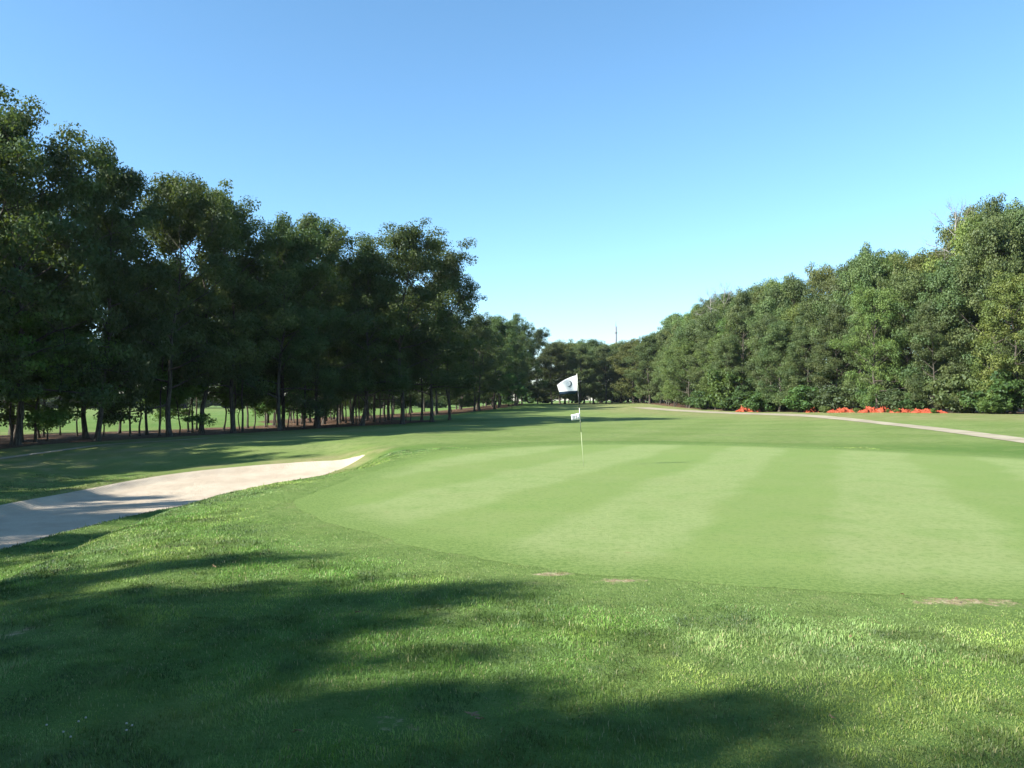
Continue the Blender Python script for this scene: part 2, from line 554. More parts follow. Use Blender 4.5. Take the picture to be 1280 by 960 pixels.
# ------------------------------------------------------------------ turf blades near the camera
def blades(name, x, y, h, w, col, lean=.92, mat=None):
    n = len(x); z = ground_z(x, y)
    a = RNG.random(n) * 2 * np.pi
    la = (fbm(x * 3.6 + 5, y * 3.6, 2) * 12 + RNG.normal(0, 1.15, n)); lm = lean * RNG.random(n) ** .7 * h
    dx, dy = np.cos(a) * w / 2, np.sin(a) * w / 2
    lx, ly = np.cos(la) * lm, np.sin(la) * lm
    hz = np.sqrt(np.maximum(h * h - lm * lm, (.3 * h) ** 2))
    V = np.empty((n, 5, 3), np.float32)
    V[:, 0] = np.stack([x - dx, y - dy, z - .004], 1); V[:, 1] = np.stack([x + dx, y + dy, z - .004], 1)
    mx, my, mz = x + lx * .3, y + ly * .3, z + hz * .6
    V[:, 2] = np.stack([mx + dx * .75, my + dy * .75, mz], 1); V[:, 3] = np.stack([mx - dx * .75, my - dy * .75, mz], 1)
    V[:, 4] = np.stack([x + lx, y + ly, z + hz], 1)
    base = np.arange(n)[:, None] * 5
    F = np.concatenate([base + np.array([0, 1, 2, 3]), base + np.array([3, 2, 4])], 1).ravel()
    S = np.tile([4, 3], n)
    cc = np.repeat(col, 5, 0)
    me = mesh_np(name, V.reshape(-1, 3), F, S, {'col': cc}, mat)
    return link(name, me)


def blade_material():
    m = N('grass_blades')
    col = m.attr('col', 'Color')
    d = m.n('ShaderNodeBsdfDiffuse'); m.set(d.inputs[0], col)
    t = m.n('ShaderNodeBsdfTranslucent'); m.set(t.inputs[0], m.mix(.3, col, (.2, .3, .03)))
    g = m.n('ShaderNodeBsdfGlossy'); g.inputs['Roughness'].default_value = .6
    g.inputs[0].default_value = (.6, .65, .7, 1)
    mx = m.n('ShaderNodeMixShader'); mx.inputs[0].default_value = .22
    m.t.links.new(d.outputs[0], mx.inputs[1]); m.t.links.new(t.outputs[0], mx.inputs[2])
    m2 = m.n('ShaderNodeMixShader'); m2.inputs[0].default_value = .05
    m.t.links.new(mx.outputs[0], m2.inputs[1]); m.t.links.new(g.outputs[0], m2.inputs[2])
    m.t.links.new(m2.outputs[0], m.out.inputs[0])
    return m.m


def blade_colours(x, y, sg):
    n = len(x)
    k = fbm(x * .8, y * .8, 3)[:, None]; j = fbm(x * 3.1 + 40, y * 3.1, 3)[:, None]; q = fbm(x * .55 + 90, y * .55 + 10, 2)[:, None]
    k = smooth(.3, .7, k)
    c = np.array([.108, .225, .032]) * (1 - k) + np.array([.235, .320, .062]) * k
    c = c * (1 - .5 * smooth(.5, .7, q)) + np.array([.150, .240, .100]) * (.5 * smooth(.5, .7, q))      # bluish fescue patches
    c = c * (.40 + 1.2 * smooth(.25, .75, j)) * (1 - .24 * smooth(-.9, -2.2, sg)[:, None] * (.6 + .8 * fbm(x * 1.3, y * 1.3 + 70, 2)[:, None]))
    c = c * (.7 + .6 * RNG.random((n, 1)))
    e = smooth(-1.3, 0, sg)[:, None] * .85
    c = c * (1 - e) + np.array([.190, .275, .075]) * (.75 + .4 * RNG.random((n, 1))) * e
    s = RNG.random(n) < (.05 + .12 * smooth(.52, .7, j[:, 0]))
    c[s] = np.array([.34, .31, .15]) * (.6 + .7 * RNG.random((s.sum(), 1)))
    return c


def turf():
    xs, ys = [], []
    for (d0, d1, dens) in [(2.6, 4.2, 9000), (4.2, 6, 7000), (6, 8.5, 4200), (8.5, 12, 2200), (12, 17, 1000), (17, 27, 420)]:
        w = d1 * .80 + .6
        n = int(2 * w * (d1 - d0) * dens)
        x = RNG.uniform(-w, w, n); y = RNG.uniform(d0, d1, n)
        m = np.abs(x) < y * .80 + .6
        m &= (x < 12) & (x > -16)
        x, y = x[m], y[m]
        sg = sdist(GREEN, x, y); sb = sdist(BUNKER, x, y)
        keep = ((sg < -.02) | (RNG.random(len(x)) < .55 * smooth(.55, 0, sg))) & (sb < .02)
        _, fw, _, so, _ = grid_attrs(x, y)
        keep &= RNG.random(len(x)) > np.clip(so * 1.7 * smooth(.2, .5, fbm(x * 5, y * 5)) , 0, .95)
        keep &= RNG.random(len(x)) < .22 + .78 * smooth(-.15, -1.5, sg + .5 * (fbm(x * 1.4, y * 1.4 + 20) - .5))
        keep &= RNG.random(len(x)) > .9 * fw
        xs.append(x[keep]); ys.append(y[keep])
    # the fringe thins out into the green
    n = 90000
    t = RNG.integers(0, len(GREEN), n); f = RNG.random((n, 1))
    q = GREEN[t] * (1 - f) + GREEN[(t + 1) % len(GREEN)] * f + RNG.normal(0, .26, (n, 2))
    q = q[(q[:, 1] < 15) & (np.abs(q[:, 0]) < q[:, 1] * .8 + .6)]
    q = q[RNG.random(len(q)) < .5 + .9 * (fbm(q[:, 0] * 1.6, q[:, 1] * 1.6) - .4)]
    xs.append(q[:, 0]); ys.append(q[:, 1])
    x = np.concatenate(xs); y = np.concatenate(ys)
    sg = sdist(GREEN, x, y); sb = sdist(BUNKER, x, y)
    clump = smooth(.2, .8, fbm(x * 2.2, y * 2.2, 2) * .5 + fbm(x * 9, y * 9 + 31, 2) * .5)
    h = (.006 + .021 * smooth(.0, 1.5, -sg)) * (.30 + 1.0 * clump) * (.6 + .7 * RNG.random(len(x)))
    h *= 1 + .9 * smooth(-.5, -.05, sb) * (RNG.random(len(x)) < .5)
    h *= 1 - .5 * smooth(0, .5, sg)
    h *= np.where((RNG.random(len(x)) < .03) & (sg < -1), 1.9, 1)
    dist = np.hypot(x, y)
    w = .0030 * np.maximum(1, dist / 4.5)
    return blades('grass_blades', x, y, h, w, blade_colours(x, y, sg), mat=M_BLADE)


M_BLADE = blade_material()
o = turf()
o.name = 'grass'
tag(o, 'clumpy green rough grass round the putting green', 'grass', kind='stuff')


# ------------------------------------------------------------------ trees
def bend(p0, az, el, L, k, curl, rng, wob):
    pts = [np.array(p0, float)]; d = np.array([math.cos(az) * math.cos(el), math.sin(az) * math.cos(el), math.sin(el)])
    for i in range(k):
        d = d + np.array([rng.normal(0, wob), rng.normal(0, wob), rng.normal(0, wob) + curl])
        d /= np.linalg.norm(d)
        pts.append(pts[-1] + d * (L / k))
    return pts


def leaves_mesh(name, cen, rad, per, size, rng, mat, flat=.62, tint=None):
    cen = np.array(cen); rad = np.array(rad); n = len(cen)
    cnt = np.maximum(4, (per * (rad / rad.mean()) ** 2).astype(int))
    ci = np.repeat(np.arange(n), cnt); N_ = len(ci)
    v = rng.normal(size=(N_, 3)); v /= np.linalg.norm(v, axis=1)[:, None]
    r = rng.random(N_) ** .45
    off = v * r[:, None] * rad[ci][:, None]; off[:, 2] *= flat
    pos = cen[ci] + off
    # leaf frame
    nr = v * 1.0 + rng.normal(size=(N_, 3)) * .55 + np.array([0, 0, .35]); nr /= np.linalg.norm(nr, axis=1)[:, None]
    t = rng.normal(size=(N_, 3)); t -= nr * (t * nr).sum(1)[:, None]; t /= np.linalg.norm(t, axis=1)[:, None]
    b = np.cross(nr, t)
    s = size * (.6 + .8 * rng.random(N_))[:, None]
    V = np.empty((N_, 4, 3), np.float32)
    V[:, 0] = pos - t * s * .55; V[:, 1] = pos + b * s * .34 + nr * s * .06
    V[:, 2] = pos + t * s * .55; V[:, 3] = pos - b * s * .34 + nr * s * .06
    ct = rng.random(n) if tint is None else tint
    ti = np.clip(ct[ci] * .75 + rng.random(N_) * .4 - .08, 0, 1)
    F = np.arange(N_ * 4); S = np.full(N_, 4)
    return mesh_np(name, V.reshape(-1, 3), F, S, {'tint': np.repeat(ti, 4)}, mat)


def tree_proto(seed, H=14.0, base=.24, Rc=4.4, limbs=20, leaf=.17, per=120, top=1.0, trunk_r=.22, mat=None, bark=None, bare=0.0, big=1.0, shape=1.0):
    """meshes of one kind of tree: a tapered trunk with limbs and a crown of leaves"""
    rng = np.random.default_rng(seed); w = MB()
    K = 9; tr = []; x = y = 0
    for i in range(K + 1):
        u = i / K
        tr.append(np.array([x, y, u * H * .9])); x += rng.normal(0, .10 + .10 * u); y += rng.normal(0, .10 + .10 * u)
    tr = np.array(tr)
    rad = [trunk_r * (1.55 if i == 0 else 1) * (1 - .86 * (i / K) ** .9) for i in range(K + 1)]
    pts = [tr[0] - np.array([0, 0, .25]), tr[0], tr[0] + (tr[1] - tr[0]) * .28] + list(tr[1:])
    w.tube(pts, [rad[0] * 1.25, rad[0], trunk_r * 1.05] + rad[1:], 9)

    def at(u):
        f = u * K; i = min(int(f), K - 1); return tr[i] + (tr[i + 1] - tr[i]) * (f - i)
    cen = []; cr = []
    az = rng.random() * 6.28
    for k in range(limbs):
        u = base + (1 - base) * ((k + rng.random() * .6) / limbs) ** .85
        u = min(u, .985)
        az += 2.4 + rng.normal(0, .45)
        v = (u - base) / (1 - base)
        env = (math.sin(math.pi * min(1, .22 + .74 * v) ** .98) ** .62 * .92 + .14) if shape == 1 else (1.05 - .80 * v ** 1.5)
        L = Rc * env * rng.uniform(.72, 1.18)
        el = R(8 + 55 * v ** 1.3 + rng.normal(0, 8))
        if v > .82: L *= .85
        p = bend(at(u), az, el, L, 5, .045 if v > .25 else -.01, rng, .10)
        r0 = max(.022, trunk_r * .42 * (1 - .6 * v))
        w.tube(p, [r0 * (1 - .15 * i) for i in range(6)], 5, False)
        p = np.array(p)
        for s in range(rng.integers(5, 8)):
            f = rng.uniform(.28, 1.0) * 5; i = min(int(f), 4); q = p[i] + (p[i + 1] - p[i]) * (f - i)
            a2 = az + rng.choice([-1, 1]) * rng.uniform(.4, 1.3); e2 = el * .5 + rng.normal(.18, .35)
            L2 = L * rng.uniform(.22, .46) + .25
            p2 = np.array(bend(q, a2, e2, L2, 3, .05, rng, .16))
            w.tube(p2, [r0 * .4, r0 * .3, r0 * .2, r0 * .1], 3, False)
            if bare and rng.random() < bare:
                for _ in range(4):
                    p3 = bend(p2[rng.integers(1, 4)], a2 + rng.normal(0, .8), e2 + rng.normal(.3, .4), L2 * .7, 3, .05, rng, .2)
                    w.tube(p3, [r0 * .16, r0 * .12, r0 * .09, r0 * .05], 3, False)
                continue
            cen.append(p2[-1]); cr.append(rng.uniform(.6, 1.2) * big)
            if rng.random() < .6: cen.append(p2[1] + rng.normal(0, .15, 3)); cr.append(rng.uniform(.5, .85) * big)
        if not bare: cen.append(p[-1]); cr.append(rng.uniform(.6, 1.0))
    if not bare:
        for _ in range(5):
            cen.append(tr[-1] + rng.normal(0, .55, 3) + np.array([0, 0, .25])); cr.append(rng.uniform(.5, .9))
    wood = w.mesh('tree_trunk', bark or M_BARK)
    crown = leaves_mesh('tree_crown', cen, cr, per, leaf, rng, mat or M_LEAF) if cen else None
    top_z = max(float(np.max(np.array(cen)[:, 2])) + .55 if cen else 0, float(tr[-1][2]))
    return dict(wood=wood, crown=crown, H=top_z, R=Rc)


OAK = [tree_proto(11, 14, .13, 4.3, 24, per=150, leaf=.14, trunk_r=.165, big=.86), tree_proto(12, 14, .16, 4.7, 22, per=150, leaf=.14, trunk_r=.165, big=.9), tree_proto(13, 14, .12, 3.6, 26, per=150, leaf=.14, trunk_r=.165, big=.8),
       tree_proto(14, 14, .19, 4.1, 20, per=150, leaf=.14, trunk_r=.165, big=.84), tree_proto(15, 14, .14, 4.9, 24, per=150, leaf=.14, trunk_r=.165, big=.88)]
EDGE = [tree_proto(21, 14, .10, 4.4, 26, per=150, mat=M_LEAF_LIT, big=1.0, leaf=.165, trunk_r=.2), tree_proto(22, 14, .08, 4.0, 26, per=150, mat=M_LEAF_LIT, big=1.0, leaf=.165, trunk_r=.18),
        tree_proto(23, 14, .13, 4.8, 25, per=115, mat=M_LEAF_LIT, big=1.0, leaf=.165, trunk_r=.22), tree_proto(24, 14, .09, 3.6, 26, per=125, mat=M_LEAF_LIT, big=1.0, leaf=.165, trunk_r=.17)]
SAPL = [tree_proto(31, 7, .20, 2.6, 15, leaf=.15, per=95, big=.6, trunk_r=.07, mat=M_SHRUB), tree_proto(32, 7, .28, 2.2, 14, leaf=.15, per=90, big=.6, trunk_r=.06, mat=M_SHRUB)]
DEAD = [tree_proto(41, 14, .45, 3.0, 15, bark=M_BARK_PALE, bare=1.0, trunk_r=.16), tree_proto(42, 14, .5, 2.6, 13, bark=M_BARK_PALE, bare=1.0, trunk_r=.14)]
THIN = [tree_proto(51, 11, .42, 2.2, 13, per=85, trunk_r=.095), tree_proto(52, 12, .38, 2.6, 14, per=85, trunk_r=.11)]
TREES = []


def plant(kind, proto, x, y, H, wide=1.0, tint=(1, 1, 1), group=None, cat='tree', row=0, side=''):
    s = H / proto['H']
    root = bpy.data.objects.new(kind, None); C.objects.link(root)
    root.empty_display_size = .3
    root.location = (x, y, gz(x, y)); root.rotation_euler = (0, 0, random.random() * 6.283)
    root.scale = (s * wide, s * wide, s)
    t = link('trunk', proto['wood'], root)
    if proto['crown']:
        c = link('crown', proto['crown'], root); c.color = (*tint, 1)
    root['category'] = cat
    if group: root['group'] = group
    TREES.append(dict(o=root, x=x, y=y, H=H, kind=kind, row=row, side=side, tint=tint))
    return root


# skylines of the photograph: pixel column -> pixel row of the tree tops
SKY_L = [(-400, 60), (-60, 95), (0, 112), (40, 130), (66, 185), (85, 190), (120, 166), (150, 185), (165, 215), (215, 206), (250, 212), (290, 240),
         (325, 275), (345, 258), (400, 262), (428, 285), (455, 285), (500, 274), (540, 288), (575, 318), (598, 352), (604, 388), (640, 384),
         (672, 402), (690, 420), (800, 425)]
SKY_R = [(780, 422), (810, 412), (830, 396), (870, 374), (905, 366), (950, 347), (1000, 339), (1050, 312), (1075, 300), (1120, 294), (1150, 300),
         (1180, 275), (1210, 246), (1245, 233), (1290, 238), (1500, 215)]


def sky_height(prof, x, y):
    p = project(x, y, gz(x, y))
    if p is None: return None, 14
    px = p[0]
    py = np.interp(px, [a for a, _ in prof], [b for _, b in prof])
    return px, CAM[2] + (500 - py) / FPX * y - gz(x, y)


def jit(a): return random.uniform(-a, a)


def tone(v=.12):
    k = 1 + jit(v); return (k * (1 + jit(.06)), k, k * (1 + jit(.08)))


# --- left grove: front trees that make the skyline, then rows behind them
placed = []


def far_enough(x, y, d):
    return all((x - a) ** 2 + (y - b) ** 2 > d * d for a, b in placed)


for (px, py_top, off, pr, wide) in [(-25, 104, 1.0, 1, 1.05), (22, 114, .6, 4, .9), (122, 167, .4, 2, .82), (212, 207, .2, 0, .9), (252, 212, 2.2, 3, .9), (292, 238, 1.0, 1, .9),
                                    (350, 257, .3, 4, .85), (398, 262, 1.2, 0, .9), (452, 287, .5, 2, .95), (503, 274, 58, 1, 1.05), (540, 292, 62, 4, .9), (562, 326, 65, 3, .75),
                                    (618, 392, 0, 0, .95), (644, 384, 1.0, 4, .95), (672, 404, .5, 1, .9)]:
    # walk out along the sight line to the edge of the grove
    k = (px - 640) / FPX; d = 20 if px < 600 else 90
    if off > 20: d = off
    while off < 20 and k * d > edge_x(LEFT_EDGE, d) - off and d < 175: d += .25
    x = k * d; y = d
    H = CAM[2] + (500 - py_top) / FPX * y - gz(x, y)
    if H > 17: H = 17
    plant('oak_tree', OAK[pr], x, y, H, wide * 14 / max(H, 10) * min(1, H / 14), tone(.24), 'oaks of the dark grove', row=0, side='L'); placed.append((x, y))

for row, (off, gap, jy) in enumerate([(1.5, 3.9, 1.2), (4.8, 4.2, 1.6), (8.6, 4.6, 1.8), (12.6, 5.0, 2.0)]):
    y = 16.0
    while y < 172:
        yy = y + jit(jy); xx = edge_x(LEFT_EDGE, yy) - off + jit(1.0)
        step = gap * (1.0 if y < 70 else 1.5)
        y += step
        if not far_enough(xx, yy, 2.3): continue
        px, Hs = sky_height(SKY_L, xx, yy)
        if px is None or px < -640: continue
        H = min(Hs * random.uniform(.66, .90), 14.5 * random.uniform(.85, 1.05))
        if random.random() < (0, .15, .35, .45)[row] and yy > 22: continue
        pr = random.choice(OAK + [THIN[0], THIN[1]] if row < 3 else OAK)
        if pr in THIN: H = min(H, 11.5)
        plant('oak_tree' if pr not in THIN else 'slender_tree', pr, xx, yy, H, random.uniform(.8, 1.0), tone(), 'oaks of the dark grove' if pr not in THIN else 'slender trees of the dark grove', row=row, side='L'); placed.append((xx, yy))
# saplings catching light inside the grove
for (px, d, h) in [(60, 40, 4.2), (160, 46, 5.0), (262, 47, 4.6), (300, 53, 5.2), (335, 56, 4.2), (25, 36, 4.0), (105, 43, 3.6), (200, 52, 4.4), (385, 62, 4.6), (640, 118, 5.5)]:
    x = (px - 640) / FPX * d
    if far_enough(x, d, 1.2):
        plant('sapling', random.choice(SAPL), x, d, h, 1, tone(.2), 'saplings inside the dark grove', row=1, side='S'); placed.append((x, d))
# many thin stems that stand close together in the grove
for _ in range(125):
    yy = random.uniform(24, 84); xx = edge_x(LEFT_EDGE, yy) - random.uniform(1.0, 12)
    px, Hs = sky_height(SKY_L, xx, yy)
    if not -60 < px < 600 or not far_enough(xx, yy, 1.3): continue
    plant('slender_tree', random.choice(THIN), xx, yy, min(Hs * .8, random.uniform(7.5, 11.5)), random.uniform(.6, .9), tone(), 'slender trees of the dark grove', row=4, side='L'); placed.append((xx, yy))
for (px, d, h) in [(236, 50, 6.5), (280, 52, 7.0), (318, 55, 6.0), (345, 58, 7.0), (175, 45, 6.0), (15, 36, 6.5), (45, 38, 7), (130, 44, 5.2), (225, 46, 5.0), (360, 57, 5.4)]:
    x = (px - 640) / FPX * d
    plant('sapling', random.choice(SAPL), x, d, h, 1.05, (1.15 + jit(.15), 1.15, .8), 'saplings inside the dark grove', row=1, side='S')  # brighter yellowish tint paints in sun coming through the low leaves
# --- trees beside and behind the viewpoint: their shadows reach the near grass, the hollow and the sand
shade = [(-30.5, 20.5, 13.4, 2, .6), (-26.0, 13.0, 12.4, 2, .72), (-24.0, 8.6, 12.2, 0, .7), (-28.5, 7, 13.5, 1, .7), (-23.2, 3.6, 12.0, 3, .75), (-29.5, 15.5, 13.2, 2, .6), (-31, 11.5, 14, 0, .7), (-27.5, 10.3, 13.5, 4, .6),
         (-19.8, -5.5, 13.6, 4, .95), (-13.6, -8.6, 13.0, 3, 1.1), (-9.0, -9.5, 12.0, 2, 1.2), (-25.5, -3.5, 13.6, 1, .9), (-4.0, -10.5, 13.0, 0, 1.2), (3.0, -11.5, 13.0, 4, 1.2),
         (10.5, -11, 13.0, 1, 1.2), (-18, -12, 14, 2, 1.0), (-9.5, -16, 14, 3, 1.0), (18, -9, 13, 0, 1.2)]
for (tx, ty, h, pr, wd) in [(1.0, 7.25, 13.4, 2, .58), (.6, 6.35, 12.6, 3, .62), (-1.5, 8.6, 13, 2, .42), (1.6, 4.4, 12.4, 0, .62), (2.6, 4.7, 13.4, 2, .5), (3.1, 3.6, 13.4, 1, .62), (-.1, 5.2, 11.8, 4, .8), (-2.0, 6.9, 12.2, 3, .7), (.3, 3.9, 12, 2, .7),
                          (-9.3, 31.0, 13.4, 4, .6), (-12.5, 33.8, 13.2, 1, .6), (-6.5, 36.0, 13.6, 3, .6), (-8.3, 19.3, 13, 2, .36), (-9.4, 22.6, 13, 0, .34)]:
    r_ = (h - .6) / math.tan(SUN_EL); shade.append((tx - SHADOW[0] * r_, ty - SHADOW[1] * r_, h, pr, wd))
for (x, y, h, pr, wd) in shade:
    plant('oak_tree', OAK[pr], x, y, h, wd, tone(), 'oaks of the dark grove', row=9, side='B'); placed.append((x, y))

# --- far end of the fairway
for (px, d, top, pr) in [(690, 158, 422, 1), (706, 166, 420, 2), (724, 160, 426, 0), (742, 170, 420, 4), (758, 164, 428, 3), (776, 172, 424, 2), (792, 160, 419, 1), (812, 150, 412, 0),
                         (700, 182, 424, 0), (730, 186, 422, 1), (765, 188, 424, 4), (800, 186, 420, 2), (715, 200, 424, 3), (750, 204, 424, 0), (785, 204, 420, 1), (828, 178, 414, 4)]:
    x = (px - 640) / FPX * d
    H = CAM[2] + (500 - top) / FPX * d - gz(x, d)
    tn = tone(.1)
    tn = tuple(.85 * c for c in tn)
    if px in (706, 792): tn = (1.2, 1.0, .75)
    plant('oak_tree', EDGE[pr % 4], x, d, H * random.uniform(.93, 1.0), 1.15, tn, 'oaks closing the far end of the fairway', row=0 if d < 175 else 1, side='F'); placed.append((x, d))

# --- sunny wood on the right
for row, (off, gap, kk) in enumerate([(1.2, 4.2, (.62, .82)), (4.2, 4.4, (.78, .97)), (8.0, 4.8, (.90, 1.02)), (12.5, 5.2, (.92, 1.03)), (17.0, 5.4, (.80, .98))]):
    y = 36.0
    while y < 172:
        yy = y + jit(1.4); xx = edge_x(RIGHT_EDGE, yy) + off + jit(1.1)
        y += gap * (1.0 if y < 80 else 1.25)
        if not far_enough(xx, yy, 2.7): continue
        px, Hs = sky_height(SKY_R, xx, yy)
        if px > 1480: continue
        H = min(Hs, 21) * random.uniform(*kk)
        r = random.random()
        tn = (1, 1, 1)
        if r < .18: tn = (1.32, 1.18, .85)
        elif r < .36: tn = (1.2, 1.32, .95)
        elif r < .40: tn = (.8, .95, 1.0)
        k = 1 + jit(.17); tn = tuple(c * k for c in tn)
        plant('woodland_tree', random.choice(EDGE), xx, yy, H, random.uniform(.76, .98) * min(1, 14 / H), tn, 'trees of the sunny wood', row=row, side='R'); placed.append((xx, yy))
for (px, d, top) in [(905, 118, 360), (889, 122, 370), (1196, 74, 262)]:
    x = (px - 640) / FPX * d
    plant('bare_tree', random.choice(DEAD), x, d, CAM[2] + (500 - top) / FPX * d - gz(x, d), .9, group='bare trees of the sunny wood', row=0, side='D')
# --- trees across the open field, seen between the trunks of the grove
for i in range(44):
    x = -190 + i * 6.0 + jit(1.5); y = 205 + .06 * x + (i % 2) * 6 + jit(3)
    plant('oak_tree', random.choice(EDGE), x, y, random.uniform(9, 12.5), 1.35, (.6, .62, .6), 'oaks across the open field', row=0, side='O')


# --- shrubs along the sunny wood
def shrub_proto(seed, mat, Rr=1.3, Hh=1.6, n=42, leaf=.11, per=80):
    rng = np.random.default_rng(seed); w = MB(); cen = []; cr = []
    for k in range(n):
        az = rng.random() * 6.28; el = R(rng.uniform(20, 85)); L = rng.uniform(.55, 1.0)
        d = np.array([math.cos(az) * math.cos(el) * Rr, math.sin(az) * math.cos(el) * Rr, math.sin(el) * Hh]) * L
        p = [np.zeros(3) + np.array([rng.normal(0, .08), rng.normal(0, .08), -.05]), d * .5 + rng.normal(0, .06, 3), d]
        w.tube(p, [.02, .012, .005], 4, False)
        cen.append(d); cr.append(rng.uniform(.22, .42))
        cen.append(d * .6); cr.append(rng.uniform(.2, .36))
    cen = np.array(cen); cen[:, 2] = np.maximum(cen[:, 2], .16)
    return dict(wood=w.mesh('shrub_stems', M_BARK), crown=leaves_mesh('shrub_foliage', cen, cr, per, leaf, rng, mat), H=Hh + .2, R=Rr)


SHRUB = [shrub_proto(61, M_SHRUB), shrub_proto(62, M_LEAF_LIT, 1.5, 1.5), shrub_proto(63, M_SHRUB, 1.1, 1.8)]


def shrub(x, y, H, wide, proto, tint, label=None, group='shrubs along the sunny wood'):
    s = H / proto['H']
    root = bpy.data.objects.new('shrub', None); C.objects.link(root)
    root.location = (x, y, gz(x, y)); root.rotation_euler = (0, 0, random.random() * 6.28); root.scale = (s * wide, s * wide, s)
    link('stems', proto['wood'], root)
    c = link('foliage', proto['crown'], root); c.color = (*tint, 1)
    tag(root, label, 'shrub', group)
    TREES.append(dict(o=root, x=x, y=y, H=H, kind='shrub', row=0, side='H' if not label else '', tint=tint))


def at_edge(px, off):
    k = (px - 640) / FPX; d = 30.0
    while k * d < edge_x(RIGHT_EDGE, d) + off and d < 200: d += .25
    return k * d, d


for (px, off, h, w_, pr, tn, lb) in [
        (1241, -1.6, 1.7, 1.0, 0, (1.15, 1.1, .9), 'bright green rounded shrub alone on the grass just before the sunny wood'),
        (1003, -.8, 3.2, 1.25, 2, (.85, .9, .8), 'broad bright green shrub between the orange netting heaps'),
        (952, -.6, 3.0, 1.1, 0, (.7, .78, .75), 'dark green shrub beside the farthest orange netting heap'),
        (908, -.4, 6.0, .8, 2, (1.05, 1.0, .75), 'tall light green bush over the pale trunks by the path'),
        (1205, .4, 3.4, 1.0, 1, (1, 1, 1), 'leafy shrub under the trees next to the bright rounded shrub')]:
    x, y = at_edge(px, off); shrub(x, y, h, w_, SHRUB[pr], tn, lb)
for k in range(8):
    x, y = at_edge(1026 + k * 20.0 + jit(5), -1.5 + jit(.3))
    shrub(x, y, random.uniform(.35, .75), random.uniform(.9, 1.5), random.choice(SHRUB), (1.2, 1.05, .8), None, 'low weeds by the orange netting')
    TREES[-1]['side'] = 'W'
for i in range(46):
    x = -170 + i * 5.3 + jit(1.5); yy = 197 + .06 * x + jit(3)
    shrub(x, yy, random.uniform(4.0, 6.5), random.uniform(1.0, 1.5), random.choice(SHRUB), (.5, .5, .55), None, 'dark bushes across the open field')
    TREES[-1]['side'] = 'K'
y = 44.0
while y < 118:
    xx = edge_x(RIGHT_EDGE, y) + random.uniform(.2, 2.4)
    shrub(xx, y + jit(.8), random.uniform(1.6, 3.6), random.uniform(.9, 1.2), random.choice(SHRUB), tuple(.72 * c for c in tone(.2)))
    y += random.uniform(2.2, 3.8)

# ------------------------------------------------------------------ labels that single each tree out
ORD = ('first second third fourth fifth sixth seventh eighth ninth tenth eleventh twelfth thirteenth fourteenth fifteenth sixteenth seventeenth eighteenth nineteenth '
       'twentieth').split()
TENS = {2: 'twenty', 3: 'thirty', 4: 'forty', 5: 'fifty', 6: 'sixty', 7: 'seventy', 8: 'eighty', 9: 'ninety'}


def ordinal(n):
    if n <= 20: return ORD[n - 1]
    t, u = divmod(n, 10)
    return (TENS[t][:-1] + 'ieth') if u == 0 else TENS[t] + '-' + ORD[u - 1]


def look(t):
    a = 'tall' if t['H'] > 13 else 'mid-height' if t['H'] > 9 else 'low'
    r, g_, b_ = t['tint']
    c = 'yellowish' if r / g_ > 1.12 else 'fresh green' if g_ > 1.15 else 'deep green' if g_ < .93 else 'green'
    return a + ' ' + c


ROWN = ['front row', 'second row', 'third row', 'back row', 'thin stems']
ROWR = ['front row', 'second row', 'third row', 'fourth row', 'back row']
PLACE = {'L': 'dark grove', 'R': 'sunny wood', 'F': 'trees closing the fairway', 'O': 'tree line across the field'}
for side in 'LRFODSHWKB':
    rows = sorted({t['row'] for t in TREES if t['side'] == side})
    for r_ in rows:
        ts = []
        for t in TREES:
            if t['side'] != side or t['row'] != r_: continue
            p = project(t['x'], t['y'], gz(t['x'], t['y']) + 1)
            t['px'] = p[0] if p else -9999
            if p and -150 < p[0] < 1430: ts.append(t)
            else:
                t['o']['label'] = 'oak out of view whose shadow may reach the grass'; t['o']['group'] = 'oaks out of view'
                if t['kind'] == 'shrub': t['o']['label'] = 'bush out of view past the edge of the photo'; t['o']['group'] = 'bushes out of view'
                if t['kind'] == 'woodland_tree': t['o']['label'] = 'woodland tree out of view past the sunny wood'
        ts.sort(key=lambda t: t['px'])
        for i, t in enumerate(ts):
            n = ordinal(i + 1)
            if side == 'L':
                lab = f"{look(t)} {'oak' if t['kind'] == 'oak_tree' else 'slim tree'}, {n} from left in the {ROWN[r_]} of the dark grove"
            elif side == 'R':
                lab = f"{look(t)} tree, {n} from the left in the {ROWR[r_]} of the sunny wood"
            elif side == 'F':
                lab = f"{look(t)} oak, {n} from the left in the {ROWN[r_]} closing the fairway"
            elif side == 'O':
                lab = f"small far oak, {n} from the left in the line across the open field"
            elif side == 'D':
                lab = f"bare grey tree, {n} from the left among the leafless ones in the sunny wood"
            elif side == 'S':
                lab = f"light green sapling, {n} from the left of those inside the dark grove"
            elif side == 'W':
                lab = f"low yellowish weed bush, {n} from the left in front of the orange netting"
            elif side == 'K':
                lab = f"dark far bush, {n} from the left at the foot of the trees across the field"
            elif side == 'H':
                lab = f"{'yellowish' if t['tint'][0] > 1.05 else 'green'} shrub, {n} from the left under the edge of the sunny wood"
            else:
                lab = f"oak beside the viewpoint, {n} from the left, whose shadow crosses the grass"
            t['o']['label'] = lab

